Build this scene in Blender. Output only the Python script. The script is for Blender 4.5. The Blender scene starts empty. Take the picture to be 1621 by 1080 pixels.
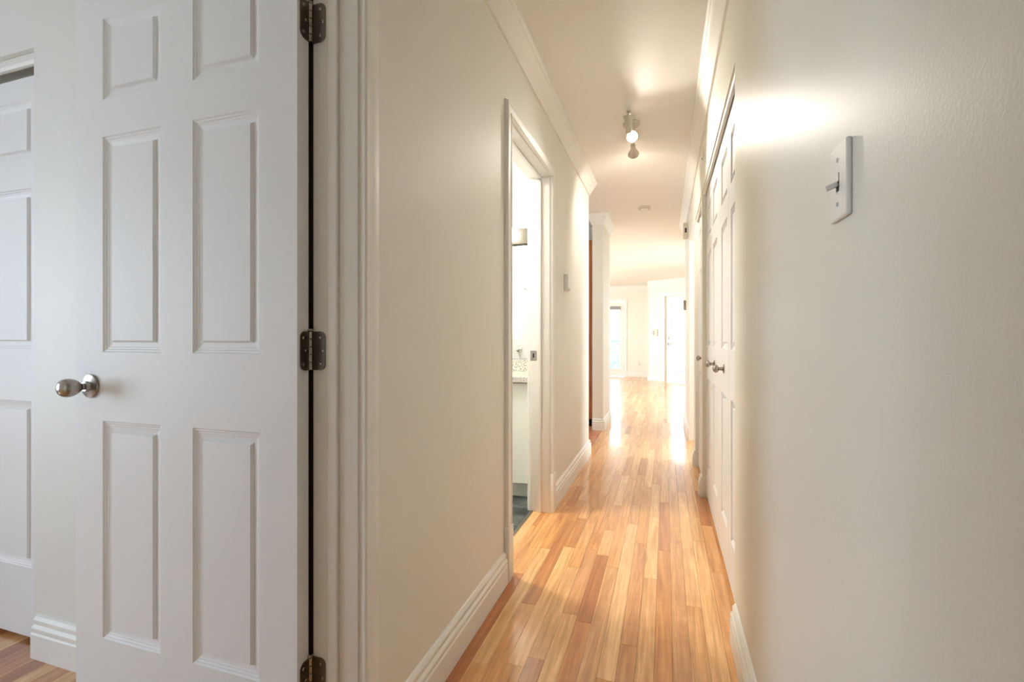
import bpy, bmesh, math, random
from mathutils import Vector, Matrix
random.seed(7)
S = bpy.context.scene
COL = S.collection
PI = math.pi

# ------------------------------------------------------------------ camera
cam_d = bpy.data.cameras.new('camera')
cam = bpy.data.objects.new('camera', cam_d)
COL.objects.link(cam)
cam_d.sensor_fit = 'HORIZONTAL'
cam_d.sensor_width = 36.0
cam_d.lens = 36.0 * 756.0 / 1621.0
cam_d.shift_y = -4.5 / 1621.0
cam_d.clip_start = 0.02
cam.location = (0, 0, 1.04)
cam.rotation_euler = (PI / 2, 0, math.atan((1053.5 - 810.5) / 756.0))
S.camera = cam

# ------------------------------------------------------------------ view / world
S.view_settings.view_transform = 'Standard'
S.view_settings.look = 'None'
S.view_settings.gamma = 1.0
S.view_settings.use_curve_mapping = False
S.view_settings.exposure = 0.75
S.cycles.max_bounces = 9
S.cycles.diffuse_bounces = 5
S.cycles.glossy_bounces = 4
S.cycles.caustics_reflective = False
S.cycles.caustics_refractive = False

w = bpy.data.worlds.new('sky')
S.world = w
w.use_nodes = True
wn = w.node_tree
bg = wn.nodes['Background']
tc = wn.nodes.new('ShaderNodeTexCoord')
sp = wn.nodes.new('ShaderNodeSeparateXYZ')
rp = wn.nodes.new('ShaderNodeValToRGB')
wn.links.new(tc.outputs['Generated'], sp.inputs[0])
wn.links.new(sp.outputs['Z'], rp.inputs[0])
rp.color_ramp.elements[0].position = 0.0
rp.color_ramp.elements[0].color = (0.80, 0.90, 0.95, 1)
rp.color_ramp.elements[1].position = 0.8
rp.color_ramp.elements[1].color = (0.55, 0.74, 1.0, 1)
wn.links.new(rp.outputs[0], bg.inputs['Color'])
bg.inputs['Strength'].default_value = 5.0


def area(name, loc, direction, sx, sy, power, color):
    l = bpy.data.lights.new(name, 'AREA')
    l.shape = 'RECTANGLE'
    l.size = sx
    l.size_y = sy
    l.energy = power
    l.color = color
    o = bpy.data.objects.new(name, l)
    COL.objects.link(o)
    o.location = loc
    o.rotation_euler = Vector(direction).to_track_quat('-Z', 'Y').to_euler()
    return o


DAY = (0.80, 0.91, 1.0)
# daylight entering at the window openings of the rooms beside the hall
area('daylight_living_side', (-4.52, 9.6, 1.35), (1, 0, 0), 3.6, 1.7, 95, DAY)
area('daylight_living_right', (1.22, 8.3, 1.30), (-1, 0.25, -0.45), 2.4, 1.5, 40, DAY)
area('daylight_bedroom', (-4.52, -0.9, 1.15), (1, 0.12, -0.05), 1.5, 1.6, 29, (0.62, 0.755, 1.0))
area('daylight_side_room', (2.5, 4.9, 1.4), (-1, 0, 0), 1.1, 1.3, 40, DAY)
area('daylight_kitchen', (-4.52, 5.0, 1.6), (1, 0, 0), 0.9, 1.0, 28, DAY)

area('bathroom_fill_light', (-1.65, 2.35, 2.41), (0, 0, -1), .30, .30, 26, (1, .96, .88))  # added fill light to brighten the vanity front

# ------------------------------------------------------------------ materials
def new_mat(name, color, rough=0.5, metal=0.0, spec=0.5, coat=0.0, coat_rough=0.05):
    m = bpy.data.materials.new(name)
    m.use_nodes = True
    b = m.node_tree.nodes['Principled BSDF']
    b.inputs['Base Color'].default_value = (*color, 1)
    b.inputs['Roughness'].default_value = rough
    b.inputs['Metallic'].default_value = metal
    b.inputs['Specular IOR Level'].default_value = spec
    b.inputs['Coat Weight'].default_value = coat
    b.inputs['Coat Roughness'].default_value = coat_rough
    return m


def nodes(m):
    return m.node_tree.nodes, m.node_tree.links, m.node_tree.nodes['Principled BSDF']


def add_bump(m, scale, strength, dist=0.001, detail=2.0, stretch=(1, 1, 1)):
    n, l, b = nodes(m)
    g = n.new('ShaderNodeNewGeometry')
    mp = n.new('ShaderNodeVectorMath'); mp.operation = 'MULTIPLY'
    mp.inputs[1].default_value = stretch
    t = n.new('ShaderNodeTexNoise')
    t.inputs['Scale'].default_value = scale
    t.inputs['Detail'].default_value = detail
    bp = n.new('ShaderNodeBump')
    bp.inputs['Strength'].default_value = strength
    bp.inputs['Distance'].default_value = dist
    l.new(g.outputs['Position'], mp.inputs[0])
    l.new(mp.outputs[0], t.inputs['Vector'])
    l.new(t.outputs['Fac'], bp.inputs['Height'])
    l.new(bp.outputs[0], b.inputs['Normal'])


def vary(m, c1, c2, scale, detail=3.0, stretch=(1, 1, 1)):
    n, l, b = nodes(m)
    g = n.new('ShaderNodeNewGeometry')
    mp = n.new('ShaderNodeVectorMath'); mp.operation = 'MULTIPLY'
    mp.inputs[1].default_value = stretch
    t = n.new('ShaderNodeTexNoise')
    t.inputs['Scale'].default_value = scale
    t.inputs['Detail'].default_value = detail
    r = n.new('ShaderNodeValToRGB')
    r.color_ramp.elements[0].position = 0.35
    r.color_ramp.elements[0].color = (*c1, 1)
    r.color_ramp.elements[1].position = 0.65
    r.color_ramp.elements[1].color = (*c2, 1)
    l.new(g.outputs['Position'], mp.inputs[0])
    l.new(mp.outputs[0], t.inputs['Vector'])
    l.new(t.outputs['Fac'], r.inputs[0])
    l.new(r.outputs[0], b.inputs['Base Color'])
    return r


M = {}
M['wall'] = new_mat('cream_wall_paint', (0.83, 0.81, 0.735), 0.42, 0, 0.07)
add_bump(M['wall'], 240, 0.30, 0.0011)
M['wall_matte'] = new_mat('cream_eggshell_paint', (0.83, 0.81, 0.74), 0.55, 0, 0.12)
add_bump(M['wall_matte'], 240, 0.08, 0.001)
M['wall_cool'] = new_mat('white_wall_paint', (0.80, 0.80, 0.76), 0.5)
add_bump(M['wall_cool'], 210, 0.2, 0.001)
M['ceiling'] = new_mat('ceiling_paint', (0.87, 0.85, 0.80), 0.6)
add_bump(M['ceiling'], 120, 0.15, 0.001)
M['trim'] = new_mat('white_trim_paint', (0.87, 0.855, 0.81), 0.48, 0, 0.3)
add_bump(M['trim'], 60, 0.06, 0.001, 2.0, (4, 4, 0.4))
M['door'] = new_mat('white_door_paint', (0.83, 0.83, 0.83), 0.48, 0, 0.3)
add_bump(M['door'], 90, 0.10, 0.001, 3.0, (6, 6, 0.35))
M['nickel'] = new_mat('satin_nickel', (0.40, 0.37, 0.335), 0.27, 1.0)
M['hinge'] = new_mat('aged_hinge_metal', (0.20, 0.18, 0.15), 0.30, 1.0)
M['bar_metal'] = new_mat('dull_bar_metal', (0.10, 0.092, 0.072), 0.6, 0.0, 0.2)
M['chrome'] = new_mat('chrome', (0.75, 0.74, 0.72), 0.12, 1.0)
M['dark'] = new_mat('dark_slot', (0.01, 0.009, 0.008), 0.8)
M['plastic'] = new_mat('white_plastic', (0.80, 0.79, 0.75), 0.35)
M['beige_plastic'] = new_mat('beige_plastic', (0.62, 0.55, 0.45), 0.45)
M['tan_plastic'] = new_mat('tan_plastic', (0.42, 0.33, 0.25), 0.5)
M['subfloor'] = new_mat('dark_subfloor', (0.09, 0.04, 0.015), 0.9)
M['slab'] = new_mat('concrete', (0.4, 0.39, 0.37), 0.9)
M['mirror'] = new_mat('mirror_silver', (0.92, 0.95, 0.92), 0.01, 1.0)
M['cabinet_white'] = new_mat('white_laminate', (0.82, 0.83, 0.76), 0.35)
add_bump(M['cabinet_white'], 40, 0.03)
M['lampmetal'] = new_mat('lamp_white_metal', (0.62, 0.58, 0.50), 0.4, 0.3)
M['grout'] = new_mat('grout', (0.30, 0.22, 0.16), 0.9)
M['terracotta'] = new_mat('terracotta', (0.60, 0.22, 0.10), 0.35)
vary(M['terracotta'], (0.50, 0.17, 0.075), (0.66, 0.27, 0.13), 6)
M['slate'] = new_mat('slate', (0.07, 0.085, 0.08), 0.45)
vary(M['slate'], (0.035, 0.045, 0.043), (0.13, 0.15, 0.14), 9, 6)
M['granite'] = new_mat('granite', (0.6, 0.58, 0.52), 0.2)
r_ = vary(M['granite'], (0.22, 0.19, 0.15), (0.72, 0.70, 0.64), 180, 2)
r_.color_ramp.elements[0].position = 0.38
r_.color_ramp.elements[1].position = 0.52
M['cherry'] = new_mat('cherry_wood', (0.42, 0.15, 0.05), 0.3)
vary(M['cherry'], (0.34, 0.105, 0.03), (0.50, 0.19, 0.065), 10, 5, (5, 5, 0.5))
M['gap_dark'] = new_mat('casing_gap_shade', (0.035, 0.016, 0.007), 0.6)  # dark colour on the room-side casing stands in for shade in the hinge gap
add_bump(M['gap_dark'], 40, 0.1)
M['leaf'] = new_mat('tree_leaves', (0.55, 0.66, 0.58), 0.6)
M['bark'] = new_mat('tree_bark', (0.18, 0.13, 0.09), 0.9)
add_bump(M['bark'], 12, 0.6, 0.02)
M['rail'] = new_mat('railing_paint', (0.25, 0.36, 0.38), 0.4)
M['blind'] = new_mat('blind_white', (0.86, 0.86, 0.86), 0.5)
M['fabric_grey'] = new_mat('pleated_blind_grey', (0.33, 0.33, 0.34), 0.8)
M['grass'] = new_mat('ground_cover', (0.35, 0.42, 0.30), 0.9)
vary(M['grass'], (0.30, 0.38, 0.26), (0.42, 0.47, 0.36), 0.7)


def emit_mat(name, color, strength):
    m = bpy.data.materials.new(name)
    m.use_nodes = True
    b = m.node_tree.nodes['Principled BSDF']
    b.inputs['Base Color'].default_value = (*color, 1)
    b.inputs['Emission Color'].default_value = (*color, 1)
    b.inputs['Emission Strength'].default_value = strength
    return m


M['bulb'] = emit_mat('lamp_bulb', (1.0, 0.88, 0.70), 22)
M['globe'] = emit_mat('opal_globe', (1.0, 0.95, 0.85), 13)

M['fill_shade'] = emit_mat('opal_fill_shade', (1.0, 0.92, 0.82), 9)  # glowing shade of the added hall fill lamp
# clear glass: transparent with a fresnel reflection
g_ = bpy.data.materials.new('clear_glass')
g_.use_nodes = True
gn = g_.node_tree
gn.nodes.remove(gn.nodes['Principled BSDF'])
t1 = gn.nodes.new('ShaderNodeBsdfTransparent'); t1.inputs[0].default_value = (0.94, 0.975, 0.97, 1)
t2 = gn.nodes.new('ShaderNodeBsdfGlossy'); t2.inputs['Roughness'].default_value = 0.02
fr = gn.nodes.new('ShaderNodeFresnel'); fr.inputs[0].default_value = 1.45
mx = gn.nodes.new('ShaderNodeMixShader')
gn.links.new(fr.outputs[0], mx.inputs[0]); gn.links.new(t1.outputs[0], mx.inputs[1]); gn.links.new(t2.outputs[0], mx.inputs[2])
gn.links.new(mx.outputs[0], gn.nodes['Material Output'].inputs[0])
M['glass'] = g_

# floor boards: each board carries its own tint (rgb) and a random number (alpha)
m = new_mat('varnished_birch_boards', (0.6, 0.33, 0.14), 0.30, 0, 0.5, 0.6, 0.10)
n, l, b = nodes(m)
at = n.new('ShaderNodeAttribute'); at.attribute_name = 'tint'
geo = n.new('ShaderNodeNewGeometry')
off = n.new('ShaderNodeVectorMath'); off.operation = 'MULTIPLY_ADD'
off.inputs[1].default_value = (37.0, 91.0, 13.0)
cmb = n.new('ShaderNodeCombineXYZ')
for i in range(3): l.new(at.outputs['Alpha'], cmb.inputs[i])
l.new(cmb.outputs[0], off.inputs[0]); l.new(geo.outputs['Position'], off.inputs[2])
def tex(stretch, scale, detail, dist=0.0):
    v = n.new('ShaderNodeVectorMath'); v.operation = 'MULTIPLY'; v.inputs[1].default_value = stretch
    t = n.new('ShaderNodeTexNoise'); t.inputs['Scale'].default_value = scale
    t.inputs['Detail'].default_value = detail; t.inputs['Distortion'].default_value = dist
    l.new(off.outputs[0], v.inputs[0]); l.new(v.outputs[0], t.inputs['Vector'])
    return t
def ramp(src, p0, v0, p1, v1):
    r = n.new('ShaderNodeMapRange')
    r.inputs[1].default_value = p0; r.inputs[2].default_value = p1
    r.inputs[3].default_value = v0; r.inputs[4].default_value = v1
    l.new(src, r.inputs[0]); return r.outputs[0]
broad = ramp(tex((30, 1.7, 1), 1.0, 4.0, 1.6).outputs['Fac'], 0.28, 0.70, 0.70, 1.20)
fine = ramp(tex((150, 5, 1), 1.0, 3.0).outputs['Fac'], 0.3, 0.88, 0.7, 1.10)
curl = ramp(tex((7, 34, 1), 1.0, 2.0, 0.8).outputs['Fac'], 0.35, 0.97, 0.65, 1.03)
def mul(a_, b_):
    q = n.new('ShaderNodeMath'); q.operation = 'MULTIPLY'; l.new(a_, q.inputs[0]); l.new(b_, q.inputs[1]); return q.outputs[0]
tot = mul(mul(broad, fine), curl)
# darker streaks are also redder
hs = n.new('ShaderNodeCombineXYZ')
pw = []
for e_ in (0.75, 1.15, 1.55):
    q = n.new('ShaderNodeMath'); q.operation = 'POWER'; l.new(tot, q.inputs[0]); q.inputs[1].default_value = e_; pw.append(q)
for i in range(3): l.new(pw[i].outputs[0], hs.inputs[i])
vm = n.new('ShaderNodeVectorMath'); vm.operation = 'MULTIPLY'
l.new(at.outputs['Color'], vm.inputs[0]); l.new(hs.outputs[0], vm.inputs[1])
l.new(vm.outputs[0], b.inputs['Base Color'])
bpn = n.new('ShaderNodeBump'); bpn.inputs['Strength'].default_value = 0.10; bpn.inputs['Distance'].default_value = 0.002
l.new(tex((14, 2.2, 1), 1.0, 2.0).outputs['Fac'], bpn.inputs['Height'])
l.new(bpn.outputs[0], b.inputs['Normal']); l.new(bpn.outputs[0], b.inputs['Coat Normal'])
M['boards'] = m

# ------------------------------------------------------------------ mesh helpers
class MB:
    def __init__(self):
        self.v = []; self.f = []

    def add(self, vs, fs):
        o = len(self.v)
        self.v += [tuple(p) for p in vs]
        self.f += [tuple(i + o for i in q) for q in fs]
        return self

    def box(self, x0, x1, y0, y1, z0, z1):
        vs = [(x, y, z) for z in (z0, z1) for y in (y0, y1) for x in (x0, x1)]
        return self.add(vs, [(0, 2, 3, 1), (4, 5, 7, 6), (0, 1, 5, 4), (2, 6, 7, 3), (0, 4, 6, 2), (1, 3, 7, 5)])

    def cbox(self, x0, x1, y0, y1, z0, z1, c):
        """box with chamfered edges"""
        bm = bmesh.new()
        bmesh.ops.create_cube(bm, size=1)
        for vv in bm.verts:
            vv.co = Vector(((x0 + x1) / 2 + vv.co.x * (x1 - x0), (y0 + y1) / 2 + vv.co.y * (y1 - y0), (z0 + z1) / 2 + vv.co.z * (z1 - z0)))
        bmesh.ops.bevel(bm, geom=bm.edges[:], offset=c, segments=2, profile=0.5, affect='EDGES')
        bm.verts.index_update()
        self.add([v.co[:] for v in bm.verts], [[v.index for v in f.verts] for f in bm.faces])
        bm.free()
        return self

    def lathe(self, prof, axis_o, axis_d, seg=24):
        """prof: list of (radius, height) along the axis"""
        d = Vector(axis_d).normalized()
        a = d.orthogonal().normalized(); bb = d.cross(a)
        o = Vector(axis_o)
        vs = []; fs = []; rings = []
        for r, hh in prof:
            if r < 1e-6:
                rings.append([len(vs)]); vs.append(o + d * hh)
            else:
                rings.append(list(range(len(vs), len(vs) + seg)))
                for k in range(seg):
                    t = 2 * PI * k / seg
                    vs.append(o + d * hh + (a * math.cos(t) + bb * math.sin(t)) * r)
        for p, q in zip(rings[:-1], rings[1:]):
            for k in range(seg):
                k2 = (k + 1) % seg
                if len(p) == 1 and len(q) == 1: continue
                if len(p) == 1: fs.append((p[0], q[k2], q[k]))
                elif len(q) == 1: fs.append((p[k], p[k2], q[0]))
                else: fs.append((p[k], p[k2], q[k2], q[k]))
        return self.add(vs, fs)

    def build(self, name, mat, parent=None, smooth=False, kind=None, weld=False):
        me = bpy.data.meshes.new(name)
        me.from_pydata(self.v, [], self.f)
        if weld or True:
            bm = bmesh.new(); bm.from_mesh(me)
            if weld: bmesh.ops.remove_doubles(bm, verts=bm.verts[:], dist=1e-5)
            bmesh.ops.recalc_face_normals(bm, faces=bm.faces[:])
            bm.to_mesh(me); bm.free()
        if smooth:
            for p in me.polygons: p.use_smooth = True
        me.materials.append(M[mat] if isinstance(mat, str) else mat)
        o = bpy.data.objects.new(name, me)
        COL.objects.link(o)
        if parent: o.parent = parent
        if kind: o['kind'] = kind
        return o


def smooth_angle(o, ang=40):
    me = o.data
    for p in me.polygons: p.use_smooth = True
    bm = bmesh.new(); bm.from_mesh(me)
    for e in bm.edges:
        if len(e.link_faces) == 2 and e.calc_face_angle(0) > math.radians(ang): e.smooth = False
    bm.to_mesh(me); bm.free()
    return o


def tag(o, label=None, cat=None, group=None, kind=None):
    if label: o['label'] = label
    if cat: o['category'] = cat
    if group: o['group'] = group
    if kind: o['kind'] = kind
    return o


def empty(name, loc=(0, 0, 0), parent=None, rz=0):
    o = bpy.data.objects.new(name, None)
    COL.objects.link(o); o.location = loc; o.rotation_euler.z = rz
    o.empty_display_size = 0.1
    if parent: o.parent = parent
    return o


def sweep(profile, path, up, close=False):
    """profile (a, b): a along the mitred in-plane normal (left of the path), b along 'up'."""
    up = Vector(up); P = [Vector(p) for p in path]; n_ = len(P)
    mb = MB(); vs = []; k = len(profile)
    for i in range(n_):
        ds = []
        if i > 0: ds.append((P[i] - P[i - 1]).normalized())
        if i < n_ - 1: ds.append((P[i + 1] - P[i]).normalized())
        nn = [up.cross(d) for d in ds]
        if len(nn) == 2:
            mv = (nn[0] + nn[1]); mv = mv / max(1e-6, mv.dot(nn[0]))
        else: mv = nn[0]
        for a, b_ in profile: vs.append(P[i] + mv * a + up * b_)
    fs = []
    for i in range(n_ - 1):
        for j in range(k):
            j2 = (j + 1) % k
            fs.append((i * k + j, i * k + j2, (i + 1) * k + j2, (i + 1) * k + j))
    fs.append(tuple(range(k))[::-1]); fs.append(tuple((n_ - 1) * k + j for j in range(k)))
    mb.add(vs, fs)
    return mb


def wall_mesh(axis, t0, t1, a0, a1, z0, z1, holes):
    """wall slab normal to `axis` ('X' or 'Y') between t0 and t1, running a0..a1, with rectangular holes (a, b, zlo, zhi); one connected mesh."""
    As = sorted({a0, a1, *[h[0] for h in holes], *[h[1] for h in holes]})
    Zs = sorted({z0, z1, *[h[2] for h in holes], *[h[3] for h in holes]})
    def solid(i, j):
        if i < 0 or j < 0 or i >= len(As) - 1 or j >= len(Zs) - 1: return False
        ca = (As[i] + As[i + 1]) / 2; cz = (Zs[j] + Zs[j + 1]) / 2
        return not any(h[0] < ca < h[1] and h[2] < cz < h[3] for h in holes)
    P = (lambda t, a, z: (t, a, z)) if axis == 'X' else (lambda t, a, z: (a, t, z))
    mb = MB()
    for i in range(len(As) - 1):
        for j in range(len(Zs) - 1):
            if not solid(i, j): continue
            A, B, C, D = As[i], As[i + 1], Zs[j], Zs[j + 1]
            for t in (t0, t1): mb.add([P(t, A, C), P(t, B, C), P(t, B, D), P(t, A, D)], [(0, 1, 2, 3)])
            for di, dj, q in ((-1, 0, [(A, C), (A, D)]), (1, 0, [(B, C), (B, D)]), (0, -1, [(A, C), (B, C)]), (0, 1, [(A, D), (B, D)])):
                if not solid(i + di, j + dj):
                    mb.add([P(t0, *q[0]), P(t0, *q[1]), P(t1, *q[1]), P(t1, *q[0])], [(0, 1, 2, 3)])
    return mb


def struct(o, label, cat):
    return tag(o, label, cat, None, 'structure')


# ------------------------------------------------------------------ room shell
XL, XR = -0.655, 0.23          # hall wall faces
XLB = -0.775                   # room side of the left wall
CEIL = 2.44
YA0, YA1 = 0.175, 0.91         # doorway of the near room (jamb faces)
YB0, YB1 = 1.990, 2.772        # bathroom doorway
YEND = 4.286                   # end of the left hall wall

wl = wall_mesh('X', XLB, XL, -2.7, YEND, 0, CEIL, [(YA0 - .018, YA1 + .018, 0, 2.033), (YB0 - .018, YB1 + .018, 0, 2.02)]).build('wall_left', 'wall_matte', weld=True)
struct(wl, 'cream painted left wall of the hallway with two doorways', 'wall')
wr = wall_mesh('X', XR, 0.35, -2.7, 6.3, 0, CEIL, [(1.82, 3.36, 0, 2.0), (3.46, 4.13, 0, 2.0), (4.25, 5.17, 0, 2.04)]).build('wall_right', 'wall', weld=True)
struct(wr, 'cream textured right wall of the hallway with closet openings', 'wall')
o = MB().box(-4.8, 2.8, -2.9, 13.3, CEIL, CEIL + .1).build('ceiling', 'ceiling'); struct(o, 'warm white ceiling above hallway and far room', 'ceiling')
o = wall_mesh('Y', 1.018, 1.118, -4.6, XLB, 0, CEIL, [(-3.5, -1.985, 0, 2.0)]).build('wall_bedroom', 'wall_cool', weld=True)
struct(o, 'pale wall behind the open white door in left room', 'wall')
o = MB().box(-2.6, XLB, 1.80, 1.90, 0, CEIL).build('wall_bathroom_near', 'wall_cool'); struct(o, 'white bathroom wall behind the bathroom door', 'wall')
o = MB().box(-2.6, XLB, 3.43, 3.55, 0, CEIL).build('wall_bathroom_far', 'wall_cool'); struct(o, 'white bathroom wall carrying mirror and vanity light', 'wall')
o = MB().box(-2.7, -2.6, 1.80, 3.55, 0, CEIL).build('wall_bathroom_side', 'wall_cool'); struct(o, 'white side wall closing the bathroom', 'wall')
o = MB().box(-.79, -.67, 5.43, 6.14, 0, CEIL).build('wall_column', 'wall'); struct(o, 'short cream partition end standing like a column past the kitchen opening', 'wall')
o = MB().box(-3.2, -.79, 6.04, 6.14, 0, CEIL).build('wall_kitchen', 'wall_cool'); struct(o, 'white kitchen wall above the reddish wood cabinet', 'wall')
o = wall_mesh('X', -4.7, -4.6, -2.8, 13.3, 0, CEIL, [(-1.65, -.15, .5, 2.2), (4.55, 5.45, 1.1, 2.1), (7.8, 11.4, .5, 2.2)]).build('wall_outer_left', 'wall_cool', weld=True)
struct(o, 'outer wall with windows on the left side of the flat', 'wall')
o = MB().box(-4.7, 2.7, -2.8, -2.7, 0, CEIL).build('wall_back', 'wall'); struct(o, 'cream wall closing the hallway behind the viewer', 'wall')
o = wall_mesh('X', 2.6, 2.7, -2.8, 6.4, 0, CEIL, [(4.35, 5.45, .75, 2.05)]).build('wall_outer_right', 'wall_cool', weld=True)
struct(o, 'outer wall with window of the room to the right', 'wall')
o = MB().box(.35, 2.6, 6.3, 6.4, 0, CEIL).build('wall_side_room_far', 'wall_cool'); struct(o, 'wall between right side room and living room', 'wall')
o = MB().box(.35, 2.6, 4.13, 4.22, 0, CEIL).build('wall_side_room_near', 'wall_cool'); struct(o, 'wall between closets and right side room', 'wall')
o = MB().box(.95, 1.0, -2.7, 4.13, 0, CEIL).build('wall_closet_back', 'wall_cool'); struct(o, 'back wall of the closets along the hallway', 'wall')
o = wall_mesh('X', 1.25, 1.35, 6.4, 11.5, 0, CEIL, [(7.1, 9.5, .6, 2.2)]).build('wall_living_right', 'wall_cool', weld=True); struct(o, 'right wall of the far living room', 'wall')

# far wall of the living room (square to the hall) and the angled bay with the glazed door
YF = 13.17
FD0, FD1 = -1.93, -1.065        # french door leaf
o = wall_mesh('Y', YF, YF + .12, -4.6, -.43, 0, CEIL, [(FD0 - .02, FD1 + .02, 0, 2.05)]).build('wall_far', 'wall', weld=True)
struct(o, 'far living room wall with the french door', 'wall')
A = Vector((-.386, 12.27, 0)); Bp = Vector((1.30, 11.26, 0))
ad = (Bp - A).normalized(); an = Vector((-ad.y, ad.x, 0))     # an points outwards
if an.y < 0: an = -an
LEN = (Bp - A).length
ANG = math.atan2(ad.y, ad.x)
DS0 = 0.442; DS1 = DS0 + .80
bay = empty('wall_bay', A, rz=ANG)
struct(bay, 'angled wall of the far bay with a glazed door', 'wall')
wall_mesh('Y', 0, .12, 0, LEN, 0, CEIL, [(DS0 - .005, DS1 + .005, 0, 2.045)]).build('wall_panel', 'wall', bay, weld=True)
MB().box(-.43, -.386, 12.27, YF, 0, CEIL).build('wall_bay_return', 'wall')
struct(bpy.data.objects['wall_bay_return'], 'narrow return between far wall and angled bay', 'wall')

# ------------------------------------------------------------------ floor
fl = MB().box(-4.8, 2.8, -2.9, 13.29, -.08, -.022).build('floor', 'subfloor')
struct(fl, 'varnished birch strip floor running down the hallway', 'floor')
PAL = [(0.66, 0.35, 0.125), (0.63, 0.325, 0.11), (0.68, 0.385, 0.15), (0.72, 0.43, 0.175), (0.61, 0.305, 0.10), (0.66, 0.36, 0.135), (0.63, 0.31, 0.105), (0.58, 0.27, 0.085), (0.67, 0.37, 0.14)]
DARK = (0.45, 0.17, 0.05); RED = (0.42, 0.16, 0.055); LIGHT = (0.77, 0.49, 0.22)
BW = 0.056; BX0 = -0.0907


def set_tint(me, cols):
    a = me.color_attributes.new('tint', 'FLOAT_COLOR', 'POINT')
    for i, c_ in enumerate(cols): a.data[i].color = c_


def plank_verts(x0, x1, y0, y1, dz=0.0, tilt=0.0):
    g = 0.00025; ch = 0.0006
    x0 += g; x1 -= g; y0 += g; y1 -= g
    vs = []
    for (i, z) in ((0, -.02), (0, -ch), (ch, 0)):
        for (x, y) in ((x0 + i, y0 + i), (x1 - i, y0 + i), (x1 - i, y1 - i), (x0 + i, y1 - i)):
            vs.append((x, y, z + dz + (tilt * (x - (x0 + x1) / 2) if z > -.01 else 0)))
    fs = [(8, 9, 10, 11)]
    for r in (0, 4):
        for k in range(4):
            fs.append((r + k, r + (k + 1) % 4, r + 4 + (k + 1) % 4, r + 4 + k))
    return vs, fs


nplank = [0]


def plank(x0, x1, y0, y1, col):
    vs, fs = plank_verts(x0, x1, y0, y1, random.uniform(-.00012, .00012), random.gauss(0, .0013))
    o = MB().add(vs, fs).build('plank', 'boards', fl)
    col = (col[0] * 1.12, col[1] * 1.05, col[2] * 1.02)
    set_tint(o.data, [(*col, random.random())] * len(o.data.vertices))
    nplank[0] += 1
    return o


def pick():
    c_ = random.choice(PAL)
    q = random.random()
    if q < .02: c_ = (0.53, 0.23, 0.075)
    elif q < .10: c_ = LIGHT
    j = random.uniform(.95, 1.07)
    return (c_[0] * j, c_[1] * j, c_[2] * j)


# boards read off the photograph: column k -> [(y0, y1, colour)]
FIX = {
    -4: [(1.745, 2.31, (0.47, 0.19, 0.06)), (2.31, 2.62, LIGHT)],
    -8: [(1.80, 2.69, (0.50, 0.22, 0.07))],
    -10: [(1.22, 2.02, RED)],
    -9: [(1.42, 2.30, (0.70, 0.45, 0.20))],
    -7: [(1.45, 2.35, LIGHT)],
    -6: [(1.15, 1.50, (0.47, 0.23, 0.09)), (1.50, 2.15, (0.72, 0.45, 0.2))],
    -5: [(1.18, 1.78, LIGHT), (1.78, 2.35, (0.63, 0.33, 0.14))],
    -3: [(1.10, 2.2, (0.66, 0.38, 0.17))],
    -2: [(1.47, 2.75, (0.76, 0.49, 0.235))],
    -1: [(0.95, 1.66, (0.58, 0.30, 0.12)), (1.66, 2.5, (0.62, 0.33, 0.14))],
    0: [(1.2, 2.15, (0.68, 0.40, 0.175))],
    1: [(1.2, 2.45, (0.63, 0.315, 0.11))],
    5: [(.95, 2.3, (0.66, 0.36, 0.135))],
    6: [(.95, 2.3, (0.64, 0.34, 0.12))],
    2: [(1.5, 2.6, (0.66, 0.37, 0.16))],
}
Y_IN0, Y_IN1 = 0.95, 5.3
fill = []          # boards too far or out of view: joined


def column(k, ya, yb, xlo=None, xhi=None, single=True, fixed=()):
    x0 = BX0 + k * BW; x1 = x0 + BW
    if xlo is not None: x0 = max(x0, xlo)
    if xhi is not None: x1 = min(x1, xhi)
    if x1 - x0 < .004: return
    rows = []
    y = ya
    fx = sorted(fixed)
    while y < yb - 1e-4:
        nxt = [q for q in fx if q[0] >= y - 1e-6]
        if nxt and abs(nxt[0][0] - y) < 1e-6:
            e = min(nxt[0][1], yb); rows.append((y, e, nxt[0][2])); y = e; continue
        e = y + random.choice((.32, .45, .6, .75, .9, 1.1, 1.3)) * random.uniform(.85, 1.15)
        lim = nxt[0][0] if nxt else yb
        if e > lim - .18: e = lim
        rows.append((y, e, pick())); y = e
    for (p, q, c_) in rows:
        if single: plank(x0, x1, p, q, c_)
        else: fill.append((x0, x1, p, q, c_))


# hallway boards, one object each
for k in range(-11, 7):
    xlo = XLB + .01 if k == -11 else None
    column(k, Y_IN0, Y_IN1, -.68 if k == -11 else None, None, True, FIX.get(k, ()))
for k in (-12, -11):     # boards running into the bathroom doorway
    column(k, YB0, YB1, XLB + .012, -.68, True)
# boards showing at the foot of the near room's wall
for k in range(-43, -17):
    column(k, .55, 1.10, None, None, True, [(.55, 1.10, random.choice([(0.36, 0.15, 0.05), (0.50, 0.24, 0.09), (0.62, 0.38, 0.17), (0.42, 0.19, 0.07)]))])
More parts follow.
